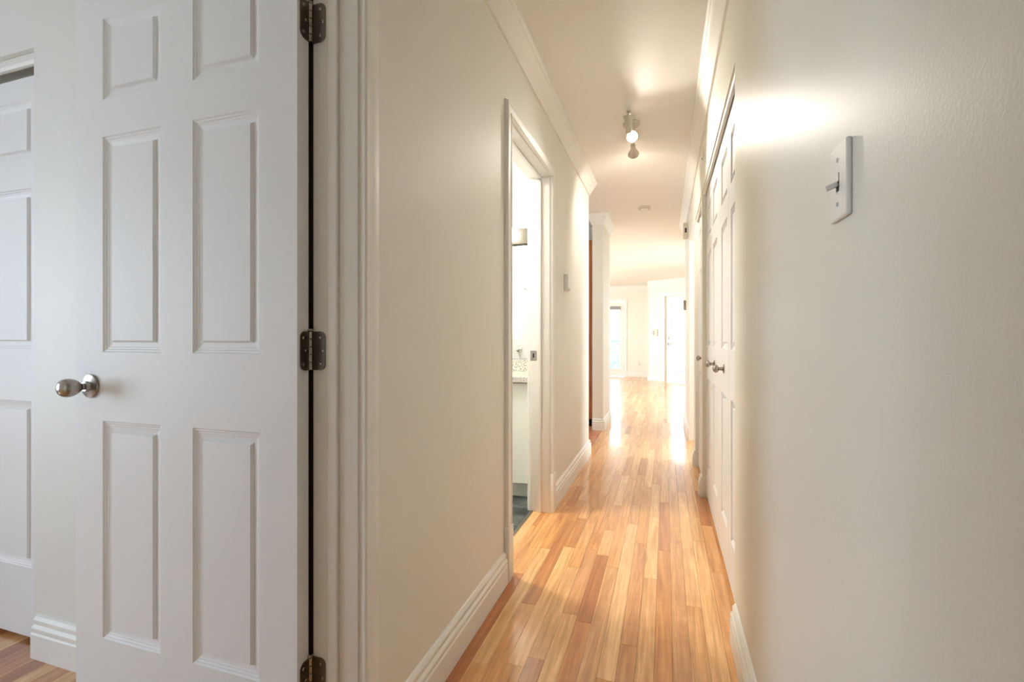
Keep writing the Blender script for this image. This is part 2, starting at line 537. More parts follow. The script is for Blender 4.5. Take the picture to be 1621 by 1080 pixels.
# the rest of the floor
for k in range(-17, 7): column(k, -2.7, Y_IN0, None, None, False)
for k in range(-68, -17): column(k, -2.7, .55, None, None, False)
for k in range(-17, -12): column(k, .55, 1.10, None, None, False)
for k in range(7, 48):
    if k < 13: column(k, .95, 4.13, None, None, False)
    column(k, 4.13, 6.3, None, None, False)
for k in range(-68, 25): column(k, 6.14, 13.17, None, None, False)
for k in range(-11, 7): column(k, Y_IN1, 6.14, -.68 if k == -11 else None, None, False)
mb = MB(); cols = []
for (x0, x1, y0, y1, c_) in fill:
    vs, fs = plank_verts(x0, x1, y0, y1, random.uniform(-.00012, .00012), random.gauss(0, .002))
    mb.add(vs, fs); cols += [(c_[0] * 1.12, c_[1] * 1.05, c_[2] * 1.02, random.random())] * 12
me = bpy.data.meshes.new('plank_field'); me.from_pydata(mb.v, [], mb.f); me.materials.append(M['boards'])
set_tint(me, cols)
o = bpy.data.objects.new('plank_field', me); COL.objects.link(o); o.parent = fl; o['kind'] = 'stuff'
bm = bmesh.new(); bm.from_mesh(me); bmesh.ops.recalc_face_normals(bm, faces=bm.faces[:]); bm.to_mesh(me); bm.free()

# kitchen terracotta tiles
kf = MB().box(-3.2, -.68, YEND - .72, 6.04, -.02, -.004).build('kitchen_floor', 'grout'); struct(kf, 'terracotta tiled kitchen floor beside the hallway boards', 'floor')
TS = .305
tile_me = None
for i in range(8):
    for j in range(8):
        x1 = -.684 - i * TS; y0 = YEND - .7 + .02 + j * TS
        if y0 + TS > 6.04: continue
        if tile_me is None:
            t_ = MB().cbox(-TS / 2 + .004, TS / 2 - .004, -TS / 2 + .004, TS / 2 - .004, -.012, 0, .0015).build('tile', 'terracotta', kf)
            tile_me = t_.data
        else:
            t_ = bpy.data.objects.new('tile', tile_me); COL.objects.link(t_); t_.parent = kf
        t_.location = (x1 - TS / 2, y0 + TS / 2, .0)
# bathroom slate tiles
bf = MB().box(-2.6, -.765, 1.90, 3.43, -.02, -.006).build('bathroom_floor', 'grout'); struct(bf, 'dark slate tiled bathroom floor', 'floor')
slate_me = None
for i in range(6):
    for j in range(5):
        if slate_me is None:
            t_ = MB().cbox(-.1475, .1475, -.1475, .1475, -.012, 0, .0015).build('tile', 'slate', bf); slate_me = t_.data
        else:
            t_ = bpy.data.objects.new('tile', slate_me); COL.objects.link(t_); t_.parent = bf
        t_.location = (-.775 - .15 - i * .3, 1.92 + .15 + j * .3, -.001 if j < 5 else 0)
o = MB().cbox(-.775, -.757, YB0, YB1, -.004, .004, .0015).build('trim_threshold', 'nickel'); struct(o, 'thin dark metal threshold strip in bathroom doorway', 'threshold')

# ------------------------------------------------------------------ baseboards and crown
BB = [(0, 0), (.020, 0), (.020, .078), (.0165, .083), (.0185, .090), (.0185, .098), (.011, .106), (.0125, .114), (.0125, .121), (.006, .130), (0, .132)]
CR = [(0, 0), (.011, .0), (.013, .012), (.016, .020), (.026, .040), (.040, .068), (.049, .083), (.053, .086), (.055, .098), (.064, .106), (.066, .1195), (0, .1195)]
ZC = CEIL - .12


def base(name, path, label):
    o = sweep(BB, [(x, y, 0) for x, y in path], (0, 0, 1)).build(name, 'trim'); smooth_angle(o, 25)
    return struct(o, label, 'baseboard')


def crown(name, path, label):
    o = sweep(CR, [(x, y, ZC) for x, y in path], (0, 0, 1)).build(name, 'trim'); smooth_angle(o, 25)
    return struct(o, label, 'crown moulding')


# offset is to the left of the travel direction
base('baseboard_left', [(XL, 1.922), (XL, .975)], 'white baseboard along left wall before bathroom door')
base('baseboard_left_far', [(XLB, YEND), (XL, YEND), (XL, 2.846)], 'white baseboard along left wall past bathroom door')
base('baseboard_right', [(XR, -2.7), (XR, 1.79)], 'white baseboard on right wall under the light switch')
base('baseboard_right_stub', [(XR, 3.36), (XR, 3.46)], 'short white baseboard between the two closets')
base('baseboard_right_stub_far', [(XR, 4.13), (XR, 4.25)], 'short white baseboard between small closet and side doorway')
base('baseboard_right_far', [(XR, 5.17), (XR, 6.3), (.35, 6.3)], 'white baseboard on right wall past the side doorway')
base('baseboard_column', [(-.67, 6.14), (-.67, 5.43), (-.79, 5.43)], 'white baseboard wrapped round the column')
base('baseboard_bedroom', [(XLB, 1.018), (-1.965, 1.018)], 'white baseboard behind open door in left room')
base('baseboard_far', [(-.43, YF), (FD1 + .075, YF)], 'white baseboard on far wall beside the french door')
def bay_pt(s_): return (A + ad * s_).to_2d()
base('baseboard_bay', [tuple(bay_pt(DS0 - .07)), tuple(bay_pt(0))], 'white baseboard on angled bay wall left of glazed door')
crown('trim_1', [(XLB, YEND), (XL, YEND), (XL, -2.7)], 'white crown moulding along top of left wall')
crown('trim_2', [(XR, -2.7), (XR, 6.3), (1.25, 6.3)], 'white crown moulding along top of right wall')
crown('trim_3', [(-.67, 6.14), (-.67, 5.43), (-.79, 5.43), (-.79, 6.04)], 'white crown moulding capping the column')
crown('trim_4', [(-.43, YF), (-4.6, YF)], 'white crown moulding on far wall above the french door')
crown('trim_5', [(1.25, bay_pt(LEN * .97).y), tuple(bay_pt(0)), (-.43, YF - .07)][0:2], 'white crown moulding on angled bay wall')

# ------------------------------------------------------------------ door frames on the left wall
CAS = [(0, 0), (0, .0155), (.003, .020), (.009, .020), (.012, .0165), (.030, .0175), (.046, .0195), (.051, .018), (.054, .011), (.056, .004), (.056, 0)]


def frame_left(name, y0, y1, zt, label, stop_x0, stop_x1, plinth, room_mat='trim'):
    t = empty(name, (XL, (y0 + y1) / 2, 0)); struct(t, label, 'door frame')
    off = t.location
    def put(mb, nm, mat='trim'):
        mb.v = [(x - off.x, y - off.y, z) for x, y, z in mb.v]
        o = mb.build(nm, mat, t); return smooth_angle(o, 30)
    put(MB().cbox(XLB, XL, y1, y1 + .018, 0, zt + .018, .0012), 'jamb')
    put(MB().cbox(XLB, XL, y0 - .018, y0, 0, zt + .018, .0012), 'jamb')
    put(MB().cbox(XLB, XL, y0, y1, zt, zt + .018, .0012), 'head_jamb')
    put(MB().cbox(stop_x0, stop_x1, y1 - .010, y1, 0, zt - .010, .003), 'stop')
    put(MB().cbox(stop_x0, stop_x1, y0, y0 + .010, 0, zt - .010, .003), 'stop')
    put(MB().cbox(stop_x0, stop_x1, y0, y1, zt - .010, zt, .003), 'head_stop')
    # hall side casing, mitred round the opening; profile offset runs away from the opening
    rv = .005
    zb = .225 if plinth else 0
    path = [(XL, y1 + rv, zb), (XL, y1 + rv, zt + rv), (XL, y0 - rv, zt + rv), (XL, y0 - rv, zb)]
    # in the wall plane: up vector is +X (into the hall); left normal = X x d
    put(sweep([(-a_, b_) for a_, b_ in CAS], path, (1, 0, 0)), 'casing')
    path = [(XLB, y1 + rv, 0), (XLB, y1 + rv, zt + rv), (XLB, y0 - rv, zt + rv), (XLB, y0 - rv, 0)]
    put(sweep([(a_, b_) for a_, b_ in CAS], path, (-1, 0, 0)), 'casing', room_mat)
    if plinth:
        put(MB().cbox(XL, XL + .0235, y1 + rv - .003, y1 + rv + .060, 0, zb + .006, .002), 'plinth_block')
        put(MB().cbox(XL, XL + .0235, y0 - rv - .060, y0 - rv + .003, 0, zb + .006, .002), 'plinth_block')
    return t


frame_left('trim_6', YA0, YA1, 2.015, 'white jamb and casing of the open white door', -.728, -.704, False, 'gap_dark')
bfr = frame_left('trim_7', YB0, YB1, 2.002, 'white jamb and casing of the bathroom doorway', -.730, -.706, True)
# strike plate on the far bathroom jamb
st = MB().cbox(-.775, -.735, YB1 - .0015, YB1 + .001, .905, .965, .0006)
st.v = [(x - bfr.location.x, y - bfr.location.y, z) for x, y, z in st.v]
sp_ = st.build('strike_plate', 'nickel', bfr); sp_['label'] = 'brushed metal strike plate'
st = MB().box(-.759, -.750, YB1 - .0019, YB1 - .0012, .922, .948)
st.v = [(x - bfr.location.x, y - bfr.location.y, z) for x, y, z in st.v]
st.build('latch_hole', 'dark', sp_)


# ------------------------------------------------------------------ six-panel doors
PROF = [(0, 0), (.003, -.0032), (.0062, -.0034), (.0092, -.0060), (.0124, -.0062), (.0145, -.0075), (.0262, -.0098), (.0308, -.0022)]


DEEP = [1.0]


def panel_mesh(x0, x1, z0, z1, side, y):
    """moulded panel; front normal is -Y when side=-1, +Y when side=+1"""
    vs = []; fs = []
    for ins, dep in PROF:
        yy = y + side * dep * DEEP[0]
        vs += [(x0 + ins, yy, z0 + ins), (x1 - ins, yy, z0 + ins), (x1 - ins, yy, z1 - ins), (x0 + ins, yy, z1 - ins)]
    for r in range(len(PROF) - 1):
        for k in range(4):
            k2 = (k + 1) % 4
            fs.append((r * 4 + k, r * 4 + k2, r * 4 + 4 + k2, r * 4 + 4 + k))
    e = (len(PROF) - 1) * 4
    fs.append((e, e + 1, e + 2, e + 3))
    return MB().add(vs, fs)


def door_leaf(parent, W, Ht, th, cols, rows, z0=.0, mat='door', both=True):
    """local coords: leaf spans x 0..W, y 0..th (front at y=0 facing -Y), z z0..Ht; stiles/rails sheet with holes + moulded panels"""
    holes = [(c0, c1, r0, r1) for c0, c1 in cols for r0, r1 in rows]
    xs = sorted({0, W, *[c for p in cols for c in p]}); zs = sorted({z0, Ht, *[r for p in rows for r in p]})
    mb = MB()
    for i in range(len(xs) - 1):
        for j in range(len(zs) - 1):
            cx_ = (xs[i] + xs[i + 1]) / 2; cz_ = (zs[j] + zs[j + 1]) / 2
            if any(h_[0] < cx_ < h_[1] and h_[2] < cz_ < h_[3] for h_ in holes): continue
            for y in (0, th):
                mb.add([(xs[i], y, zs[j]), (xs[i + 1], y, zs[j]), (xs[i + 1], y, zs[j + 1]), (xs[i], y, zs[j + 1])], [(0, 1, 2, 3)])
    # edges of the leaf
    for j in range(len(zs) - 1):
        for x in (0, W): mb.add([(x, 0, zs[j]), (x, th, zs[j]), (x, th, zs[j + 1]), (x, 0, zs[j + 1])], [(0, 1, 2, 3)])
    for i in range(len(xs) - 1):
        for z in (z0, Ht): mb.add([(xs[i], 0, z), (xs[i + 1], 0, z), (xs[i + 1], th, z), (xs[i], th, z)], [(0, 1, 2, 3)])
    fr_ = mb.build('frame', mat, parent, weld=True)
    for (a0, a1, c0, c1) in holes:
        p = panel_mesh(a0, a1, c0, c1, -1, 0)
        # front faces -Y: recess goes to +y
        p.v = [(x, -y if False else abs(y), z) for x, y, z in p.v]
        q = panel_mesh(a0, a1, c0, c1, -1, 0)
        nv = len(p.v)
        p.add([(x, th - abs(y), z) for x, y, z in q.v], q.f)
        o = p.build('panel', mat, parent)
    return fr_


def egg_knob(parent, loc, d, name='knob', mat='nickel', scale=1.0):
    """egg-shaped door knob; base at loc, sticking out along d"""
    s_ = scale
    rose = MB().lathe([(0, 0), (.0305 * s_, 0), (.0315 * s_, .003 * s_), (.030 * s_, .0065 * s_), (.020 * s_, .009 * s_), (.014 * s_, .010 * s_), (.0125 * s_, .018 * s_), (.0, .018 * s_)], loc, d, 36).build('rose', mat, parent)
    smooth_angle(rose, 30)
    L = Vector(loc) + Vector(d) * .016 * s_
    kb = [(0, 0), (.0085 * s_, 0), (.0085 * s_, .008 * s_), (.011 * s_, .0095 * s_)]
    for i in range(1, 15):
        t = i / 15 * PI
        # egg: fuller towards the outside end
        hgt = .0095 + (1 - math.cos(t)) / 2 * .049
        r = math.sin(t) ** .82 * .0235 * (1 + .10 * -math.cos(t))
        if r > .011 or i > 4: kb.append((r * s_, hgt * s_))
    kb.append((0, .0585 * s_))
    k = MB().lathe(kb, L, d, 36).build(name, mat, parent)
    smooth_angle(k, 50)
    return k


def round_knob(parent, loc, d, rose_r, knob_r, length, mat='nickel'):
    r = MB().lathe([(0, 0), (rose_r, 0), (rose_r, .003), (rose_r * .8, .006), (rose_r * .42, .008), (rose_r * .36, length * .45), (0, length * .45)], loc, d, 24).build('rose', mat, parent)
    smooth_angle(r, 30)
    pr = [(0, length * .40), (rose_r * .36, length * .40)]
    for i in range(1, 12):
        t = i / 12 * PI
        pr.append((max(rose_r * .36 if i == 1 else 0, math.sin(t) * knob_r), length * .42 + (1 - math.cos(t)) / 2 * length * .58))
    pr.append((0, length))
    k = MB().lathe(pr, loc, d, 24).build('knob', mat, parent)
    smooth_angle(k, 50)
    return k


ROWS = [(.252, .823), (1.003, 1.569), (1.666, 1.880)]
DW = .731; DX = -.780; DY = .865
d1 = empty('door_1', (DX - DW, DY, 0))
tag(d1, 'open white six-panel door with egg-shaped knob in the foreground', 'door', None, 'structure')
c0 = -1.407 - (DX - DW); c1 = -1.198 - (DX - DW); c2 = -1.091 - (DX - DW); c3 = -.885 - (DX - DW)
door_leaf(d1, DW, 2.005, .035, [(c0, c1), (c2, c3)], ROWS, .010)
k = egg_knob(d1, (.061, 0, .913), (0, -1, 0)); k['label'] = 'satin egg-shaped knob'
egg_knob(d1, (.061, .035, .913), (0, 1, 0))
MB().cbox(-.001, .0008, .006, .029, .885, .941, .0004).build('latch_plate', 'nickel', d1)


def rounded_plate(a0, a1, z0, z1, r, to_xyz, th):
    """plate in (a, z) with the corners at a1 rounded, thickness th; to_xyz(a, t, z)"""
    pts = [(a0, z0)]
    for i in range(7):
        t = -PI / 2 + PI / 2 * i / 6
        pts.append((a1 - math.copysign(r, a1 - a0) + math.copysign(r, a1 - a0) * math.cos(t), z0 + r + r * math.sin(t)))
    for i in range(7):
        t = PI / 2 * i / 6
        pts.append((a1 - math.copysign(r, a1 - a0) + math.copysign(r, a1 - a0) * math.cos(t), z1 - r + r * math.sin(t)))
    pts.append((a0, z1))
    n_ = len(pts)
    vs = [to_xyz(a, 0, z) for a, z in pts] + [to_xyz(a, th, z) for a, z in pts]
    fs = [tuple(range(n_)), tuple(range(n_, 2 * n_))] + [(i, (i + 1) % n_, n_ + (i + 1) % n_, n_ + i) for i in range(n_)]
    return MB().add(vs, fs)


def hinge(zc):
    hg = empty('hinge', (DW, .0, zc), d1)     # local origin at the door's hinge edge, front face
    hg['label'] = 'dark metal butt hinge'
    Hh = .0445
    # plate on the door edge (plane x = 0 locally), running in y
    pl = rounded_plate(.041, .008, -Hh, Hh, .014, lambda a, t, z: (t * 1.0 + .0002, a, z), .0022).build('hinge_plate', 'hinge', hg)
    # plate on the jamb face (plane y = jamb), running in +x
    jy = YA1 - DY
    pl2 = rounded_plate(.003, .040, -Hh, Hh, .014, lambda a, t, z: (a, jy - t - .0002, z), .0022).build('hinge_plate', 'hinge', hg)
    zz = -Hh
    for i in range(5):
        hk = 2 * Hh / 5
        smooth_angle(MB().lathe([(0, .0006), (.0055, .0006), (.0062, .0014), (.0062, hk - .0014), (.0055, hk - .0006), (0, hk - .0006)], (-.0005 + .003, jy - .0065, zz + i * hk), (0, 0, 1), 16).build('knuckle', 'nickel', hg), 40)
    for i, (y, z) in enumerate(((.016, -.030), (.024, 0), (.016, .030))):
        smooth_angle(MB().lathe([(0, .0018), (.0042, .0018), (.0036, .0032), (.0012, .0034), (.0010, .0024), (0, .0024)], (.0006, y + .002, z), (1, 0, 0), 14).build('screw', 'nickel', hg), 40)
    for i, (x, z) in enumerate(((.026, -.030), (.033, 0), (.026, .030))):
        smooth_angle(MB().lathe([(0, .0018), (.0042, .0018), (.0036, .0032), (.0012, .0034), (.0010, .0024), (0, .0024)], (x, jy - .0006, z), (0, -1, 0), 14).build('screw', 'nickel', hg), 40)
    MB().lathe([(0, 0), (.005, 0), (.0068, .002), (.0068, .004), (.004, .0065), (0, .0068)], (.0025, jy - .0065, Hh), (0, 0, 1), 14).build('pin_head', 'nickel', hg)


for z in (1.764, 1.011, .262): hinge(z)

# bathroom door, opened flat against the near bathroom wall (seen in the mirror)
d2 = empty('door_2', (-.780, 1.985, 0), rz=PI)
tag(d2, 'white six-panel bathroom door opened into the bathroom', 'door', None, 'structure')
door_leaf(d2, .76, 1.99, .035, [(.105, .32), (.44, .655)], ROWS, .012)
round_knob(d2, (.70, 0, .92), (0, -1, 0), .031, .026, .062, 'chrome')

# ------------------------------------------------------------------ closets
def closet_leaf(name, origin, rz, W, panel, label, knob_x=None, rows=None, top=1.985):
    t = empty(name, origin, rz=rz)
    tag(t, label, 'door', None, 'structure')
    door_leaf(t, W - .002, top, .032, [panel], rows or [(.210, .785), (.992, 1.569), (1.672, 1.880)], .016)
    if knob_x is not None:
        k_ = round_knob(t, (knob_x, 0, .900), (0, -1, 0), .021, .0185, .050)
        k_['label'] = 'small metal closet knob'
    return t


DEEP[0] = 1.5
# hall closet: leaf local +x runs along -Y world when rz=-90deg (front -y faces -X)
RZ = -PI / 2
XD = .255
LW = .385
ys = [3.36, 2.975, 2.59, 2.205]
closet_leaf('door_3', (XD, 3.36, 0), RZ, LW, (.100, .318), 'farthest bifold leaf of the hall closet, without knob')
closet_leaf('door_4', (XD, 2.975, 0), RZ, LW, (.066, .285), 'bifold leaf with farther round knob in hall closet', .168)
closet_leaf('door_5', (XD, 2.59, 0), RZ, LW, (.104, .326), 'bifold leaf with nearer round knob in hall closet', .220)
closet_leaf('door_6', (XD, 2.205, 0), RZ, LW, (.067, .290), 'nearest bifold leaf of hall closet, beside light switch wall')
hd = [(0, 0), (.026, 0), (.030, .006), (.030, .014), (.024, .018), (.020, .034), (.012, .040), (0, .040)]


def header(name, x0, x1, y0, y1, label, zt=2.0):
    t = MB().cbox(x0, x1, y0, y1, zt - .024, zt, .004).build(name, 'trim')
    return struct(t, label, 'header trim')


header('trim_8', .236, .252, 1.82, 3.36, 'header strip hiding the bifold track of hall closet', 2.0)
# small second closet
closet_leaf('door_7', (XD, 4.13, 0), RZ, .335, (.075, .26), 'far leaf of the small second closet', None)
closet_leaf('door_8', (XD, 3.795, 0), RZ, .335, (.075, .26), 'near leaf of small second closet with tiny knob', .20)
header('trim_9', .236, .252, 3.46, 4.13, 'header strip of the small second closet', 2.0)
# jamb lining of the side doorway
t = empty('trim_10', (XR, 4.71, 0)); struct(t, 'pale jamb lining of the doorway on the right', 'door frame')
for (y0, y1, z0, z1, nm) in ((4.25, 4.265, 0, 2.04, 'jamb'), (5.155, 5.17, 0, 2.04, 'jamb'), (4.265, 5.155, 2.025, 2.04, 'head_jamb')):
    MB().cbox(XR - .004 - XR, .356 - XR, y0 - 4.71, y1 - 4.71, z0, z1, .002).build(nm, 'trim', t)
# near room closet behind the open door
DEEP[0] = 1.0
closet_leaf('door_9', (-1.985 - .40, 1.052, 0), 0, .40, (.11, .322), 'white bifold closet leaf at left edge behind open door', None, [(.252, .823), (1.003, 1.555), (1.660, 1.860)], 1.937)
closet_leaf('door_10', (-1.985 - .80, 1.052, 0), 0, .40, (.08, .29), 'second white closet leaf beyond left picture edge', None, [(.252, .823), (1.003, 1.555), (1.660, 1.860)], 1.937)
closet_leaf('door_11', (-3.5, 1.052, 0), 0, .715, (.1, .6), 'outermost closet leaf of the left room', None, [(.252, .823), (1.003, 1.555), (1.660, 1.860)], 1.937)
o = sweep([(0, 0), (.012, 0), (.016, .010), (.010, .030), (.006, .042), (0, .042)], [(-1.986, 1.040, 1.957), (-3.5, 1.040, 1.957)], (0, 0, 1)).build('trim_11', 'trim')
struct(o, 'white track moulding above left room closet', 'header trim')

# ------------------------------------------------------------------ things on the hall walls
# light switch
sw = empty('light_switch', (XR, .7545, 1.252))
tag(sw, 'white toggle light switch on the right wall', 'light switch')
def lp(mb): return mb
o = MB().cbox(-.0068, 0, -.0335, .0335, -.0505, .0505, .0028).build('plate', 'plastic', sw)
MB().box(-.0071, -.0066, -.0052, .0052, -.0125, .0125).build('toggle_slot', 'dark', sw)
MB().box(-.0076, -.0069, -.0042, .0042, .0012, .0118).build('toggle_seat', 'plastic', sw)
tg = MB().cbox(-.016, 0, -.0034, .0034, -.0034, .0034, .0012); 
tgo = tg.build('toggle', 'plastic', sw); tgo.location = (-.0066, 0, -.002); tgo.rotation_euler = (0, math.radians(-22), 0)
for z in (.030, -.030):
    s_ = smooth_angle(MB().lathe([(0, 0), (.0032, 0), (.0030, .0009), (0, .0011)], (-.0067, 0, z), (-1, 0, 0), 14).build('screw', 'plastic', sw), 40)
    MB().box(-.0081, -.0077, -.0006, .0006, z - .0026, z + .0026).build('screw_slot', 'dark', s_)

# thermostat on the left wall
tp = empty('thermostat', (XL, 3.22, 1.414)); tag(tp, 'small beige thermostat on left wall past the bathroom', 'thermostat')
MB().cbox(0, .030, -.036, .036, -.060, .060, .005).build('body', 'plastic', tp)
MB().cbox(.029, .034, -.024, .024, -.052, -.036, .001).build('scale_window', 'beige_plastic', tp)
MB().cbox(.010, .026, .034, .046, -.002, .028, .002).build('adjusting_lever', 'beige_plastic', tp)

# alarm chime and far wall control on the right wall
ch = empty('door_chime', (XR, 5.45, 2.19)); tag(ch, 'tan box with dark slot high on right wall', 'door chime')
MB().cbox(-.05, 0, -.05, .05, -.078, .078, .004).build('body', 'beige_plastic', ch)
MB().box(-.034, -.016, -.0512, -.049, -.028, .022).build('slot', 'dark', ch)
fc = empty('wall_control', (XR, 6.0, 1.43)); tag(fc, 'brownish wall control near end of right wall', 'wall control')
MB().cbox(-.028, 0, -.04, .04, -.056, .056, .004).build('body', 'tan_plastic', fc)
MB().cbox(-.031, -.027, -.02, .02, -.03, .02, .001).build('cover', 'beige_plastic', fc)
# little sensor above the hall closet
cv = empty('contact_sensor', (XR, 3.30, 2.215)); tag(cv, 'tiny white contact plate high above the hall closet', 'sensor')
MB().cbox(-.005, 0, -.03, .03, -.022, .022, .0015).build('plate', 'trim', cv)
MB().lathe([(0, 0), (.004, 0), (.004, .003), (0, .004)], (-.005, .018, -.012), (-1, 0, 0), 12).build('screw', 'dark', cv)

# smoke detector
sd = empty('smoke_detector', (-.216, 5.29, CEIL)); tag(sd, 'round white smoke detector on the ceiling', 'smoke detector')
smooth_angle(MB().lathe([(0, 0), (.066, 0), (.066, -.010), (.058, -.024), (0, -.026)], (0, 0, 0), (0, 0, 1), 32).build('base', 'beige_plastic', sd), 30)
smooth_angle(MB().lathe([(0, -.024), (.040, -.024), (.036, -.034), (0, -.036)], (0, 0, 0), (0, 0, 1), 28).build('cover', 'plastic', sd), 30)

# ceiling spot fixture: bar with three trumpet heads
cl = empty('ceiling_spotlight', (-.2125, 3.20, CEIL)); tag(cl, 'three-head ceiling spotlight glowing in the hallway', 'ceiling lamp')
smooth_angle(MB().lathe([(0, 0), (.055, 0), (.055, -.008), (.048, -.018), (0, -.020)], (0, 0, 0), (0, 0, 1), 32).build('canopy', 'lampmetal', cl), 30)
MB().cbox(-.011, .011, -.24, .24, -.034, -.018, .003).build('bar', 'lampmetal', cl)
TR = [(0, -.055), (.014, -.055), (.017, -.048), (.017, -.020), (.020, 0), (.026, .020), (.036, .042), (.038, .046), (.034, .046), (.024, .022), (.016, 0), (0, -.004)]


def head(y, aim, lit):
    a_ = Vector(aim).normalized()
    hp = Vector((0, y, -.098))
    MB().cbox(-.005, .005, y - .005, y + .005, -.092, -.030, .001).build('stem', 'lampmetal', cl)
    hd_ = smooth_angle(MB().lathe(TR, hp, a_, 28).build('head', 'lampmetal', cl), 40)
    bl = MB().lathe([(0, -.002), (.012, 0), (.022, .022), (.024, .032), (.019, .041), (0, .045)], hp, a_, 20).build('bulb', 'bulb' if lit else 'plastic', hd_, smooth=True)
    return hp + a_ * .075


pa = head(-.225, (.05, -.45, .89), False)
pb = head(-.04, (.28, -1, -.55), True)
pc = head(.20, (-.02, 1, -.30), True)
for (p, aim, e, cone) in ((pb, (.34, -1, -.70), 25, 128), (pc, (-.02, .8, -.7), 24, 150)):
    l_ = bpy.data.lights.new('spot_bulb_light', 'SPOT'); l_.energy = e; l_.color = (1, .925, .82); l_.shadow_soft_size = .026
    l_.spot_size = math.radians(cone); l_.spot_blend = 1.0
    lo = bpy.data.objects.new('spot_bulb_light', l_); COL.objects.link(lo); lo.location = Vector((-.2125, 3.20, CEIL)) + p
    lo.rotation_euler = Vector(aim).to_track_quat('-Z', 'Y').to_euler()

# added fill lamp, unseen on the hall ceiling behind the viewer
el = empty('hall_fill_lamp', (-.2125, -1.5, CEIL)); tag(el, 'added round opal fill lamp, unseen on the hallway ceiling', 'ceiling lamp')
smooth_angle(MB().lathe([(0, 0), (.14, 0), (.14, -.015), (.13, -.02), (0, -.02)], (0, 0, 0), (0, 0, 1), 32).build('base', 'lampmetal', el), 30)
MB().lathe([(.128, -.02), (.122, -.045), (.095, -.075), (.05, -.092), (0, -.097)], (0, 0, 0), (0, 0, 1), 32).build('shade', M['fill_shade'], el, smooth=True)

# ------------------------------------------------------------------ bathroom fittings
va = empty('vanity_cabinet', (-1.45, 2.92, 0)); tag(va, 'white bathroom vanity cabinet seen through the doorway', 'cabinet')
MB().box(-.60, .66, .04, .50, .10, .755).build('body', 'cabinet_white', va)
MB().box(-.60, .66, .09, .50, 0, .10).build('toe_kick', 'cabinet_white', va)
for i in range(3):
    x0 = -.60 + i * .42
    MB().cbox(x0 + .004, x0 + .416, 0.02, .04, .105, .75, .002).build('door', 'cabinet_white', va)
o = MB().cbox(-2.05, -.78, 2.90, 3.43, .758, .794, .003).build('vanity_counter', 'granite'); tag(o, 'speckled granite vanity counter', 'counter')
o = MB().cbox(-2.05, -.78, 3.408, 3.43, .794, .878, .002).build('granite_backsplash', 'granite'); tag(o, 'speckled granite strip behind vanity counter', 'backsplash')
o = MB().cbox(-2.02, -.79, 3.424, 3.43, .885, 1.733, .001).build('bathroom_mirror', 'mirror'); tag(o, 'frameless bathroom mirror reflecting the white door', 'mirror')
vl = empty('vanity_light', (-1.35, 3.43, 1.795)); tag(vl, 'metal vanity light bar with round glowing globes', 'wall lamp')
MB().cbox(-.52, .555, -.045, 0, -.058, .058, .004).build('bar', 'bar_metal', vl)
for i in range(4):
    x = .288 - i * .26
    gl = MB().lathe([(0, -.052)] + [(math.sin(t / 12 * PI) * .052, -math.cos(t / 12 * PI) * .052) for t in range(1, 12)] + [(0, .052)], (x, -.105, 0), (0, -1, 0), 24).build('globe', 'globe', vl, smooth=True)
    MB().lathe([(0, 0), (.024, 0), (.024, .014), (.018, .018), (0, .018)], (x, -.045, 0), (0, -1, 0), 20).build('socket', 'nickel', vl)

bl_ = empty('bathroom_fill_lamp', (-1.65, 2.35, CEIL)); tag(bl_, 'added square fill lamp, unseen on the bathroom ceiling', 'ceiling lamp')  # unseen body added around the bathroom fill light
MB().cbox(-.18, .18, -.18, .18, -.022, 0, .004).build('housing', 'lampmetal', bl_)
for (x0, x1, y0, y1) in ((-.18, .18, -.18, -.16), (-.18, .18, .16, .18), (-.18, -.16, -.16, .16), (.16, .18, -.16, .16)):
    MB().cbox(x0, x1, y0, y1, -.036, -.022, .002).build('rim', 'lampmetal', bl_)

# ------------------------------------------------------------------ kitchen tall cabinet
kc = empty('pantry_cabinet', (-1.10, 5.59, 0)); tag(kc, 'tall reddish wood pantry cabinet beside the column', 'cabinet')
MB().box(-.30, .302, .02, .43, .09, 2.19).build('body', 'cherry', kc)
MB().box(-.30, .302, .07, .43, 0, .09).build('toe_kick', 'dark', kc)
MB().cbox(-.298, .300, 0, .02, .095, .90, .002).build('door', 'cherry', kc)
MB().cbox(-.298, .300, 0, .02, .906, 2.185, .002).build('door', 'cherry', kc)
for z in (.80, 1.02):
    MB().lathe([(0, 0), (.006, 0), (.006, .012), (.014, .018), (.012, .026), (0, .028)], (-.24, 0, z), (0, -1, 0), 16).build('knob', 'nickel', kc)

# ------------------------------------------------------------------ far room doors
fd = empty('door_12', ((FD0 + FD1) / 2, YF + .03, 0)); tag(fd, 'white french door with full glass in the far wall', 'door', None, 'structure')
hw = (FD1 - FD0) / 2
SW_ = .115
MB().cbox(-hw, -hw + SW_, 0, .045, .02, 2.03, .003).build('stile', 'trim', fd)
MB().cbox(hw - SW_, hw, 0, .045, .02, 2.03, .003).build('stile', 'trim', fd)
MB().cbox(-hw + SW_, hw - SW_, 0, .045, .02, .22, .003).build('bottom_rail', 'trim', fd)
MB().cbox(-hw + SW_, hw - SW_, 0, .045, 1.90, 2.03, .003).build('top_rail', 'trim', fd)
MB().box(-hw + SW_, hw - SW_, .018, .024, .22, 1.90).build('glass_pane', 'glass', fd)
for z in (.3, 1.05, 1.75): MB().cbox(hw - .004, hw + .008, -.012, .004, z - .045, z + .045, .002).build('hinge', 'nickel', fd)
o = MB().cbox((FD0 + FD1) / 2 - hw + SW_ - .02, (FD0 + FD1) / 2 + hw - SW_ + .02, YF - .012, YF + .03, 1.81, 1.90, .004).build('pleated_blind', 'fabric_grey')
tag(o, 'grey raised pleated blind at top of french door glass', 'blind')
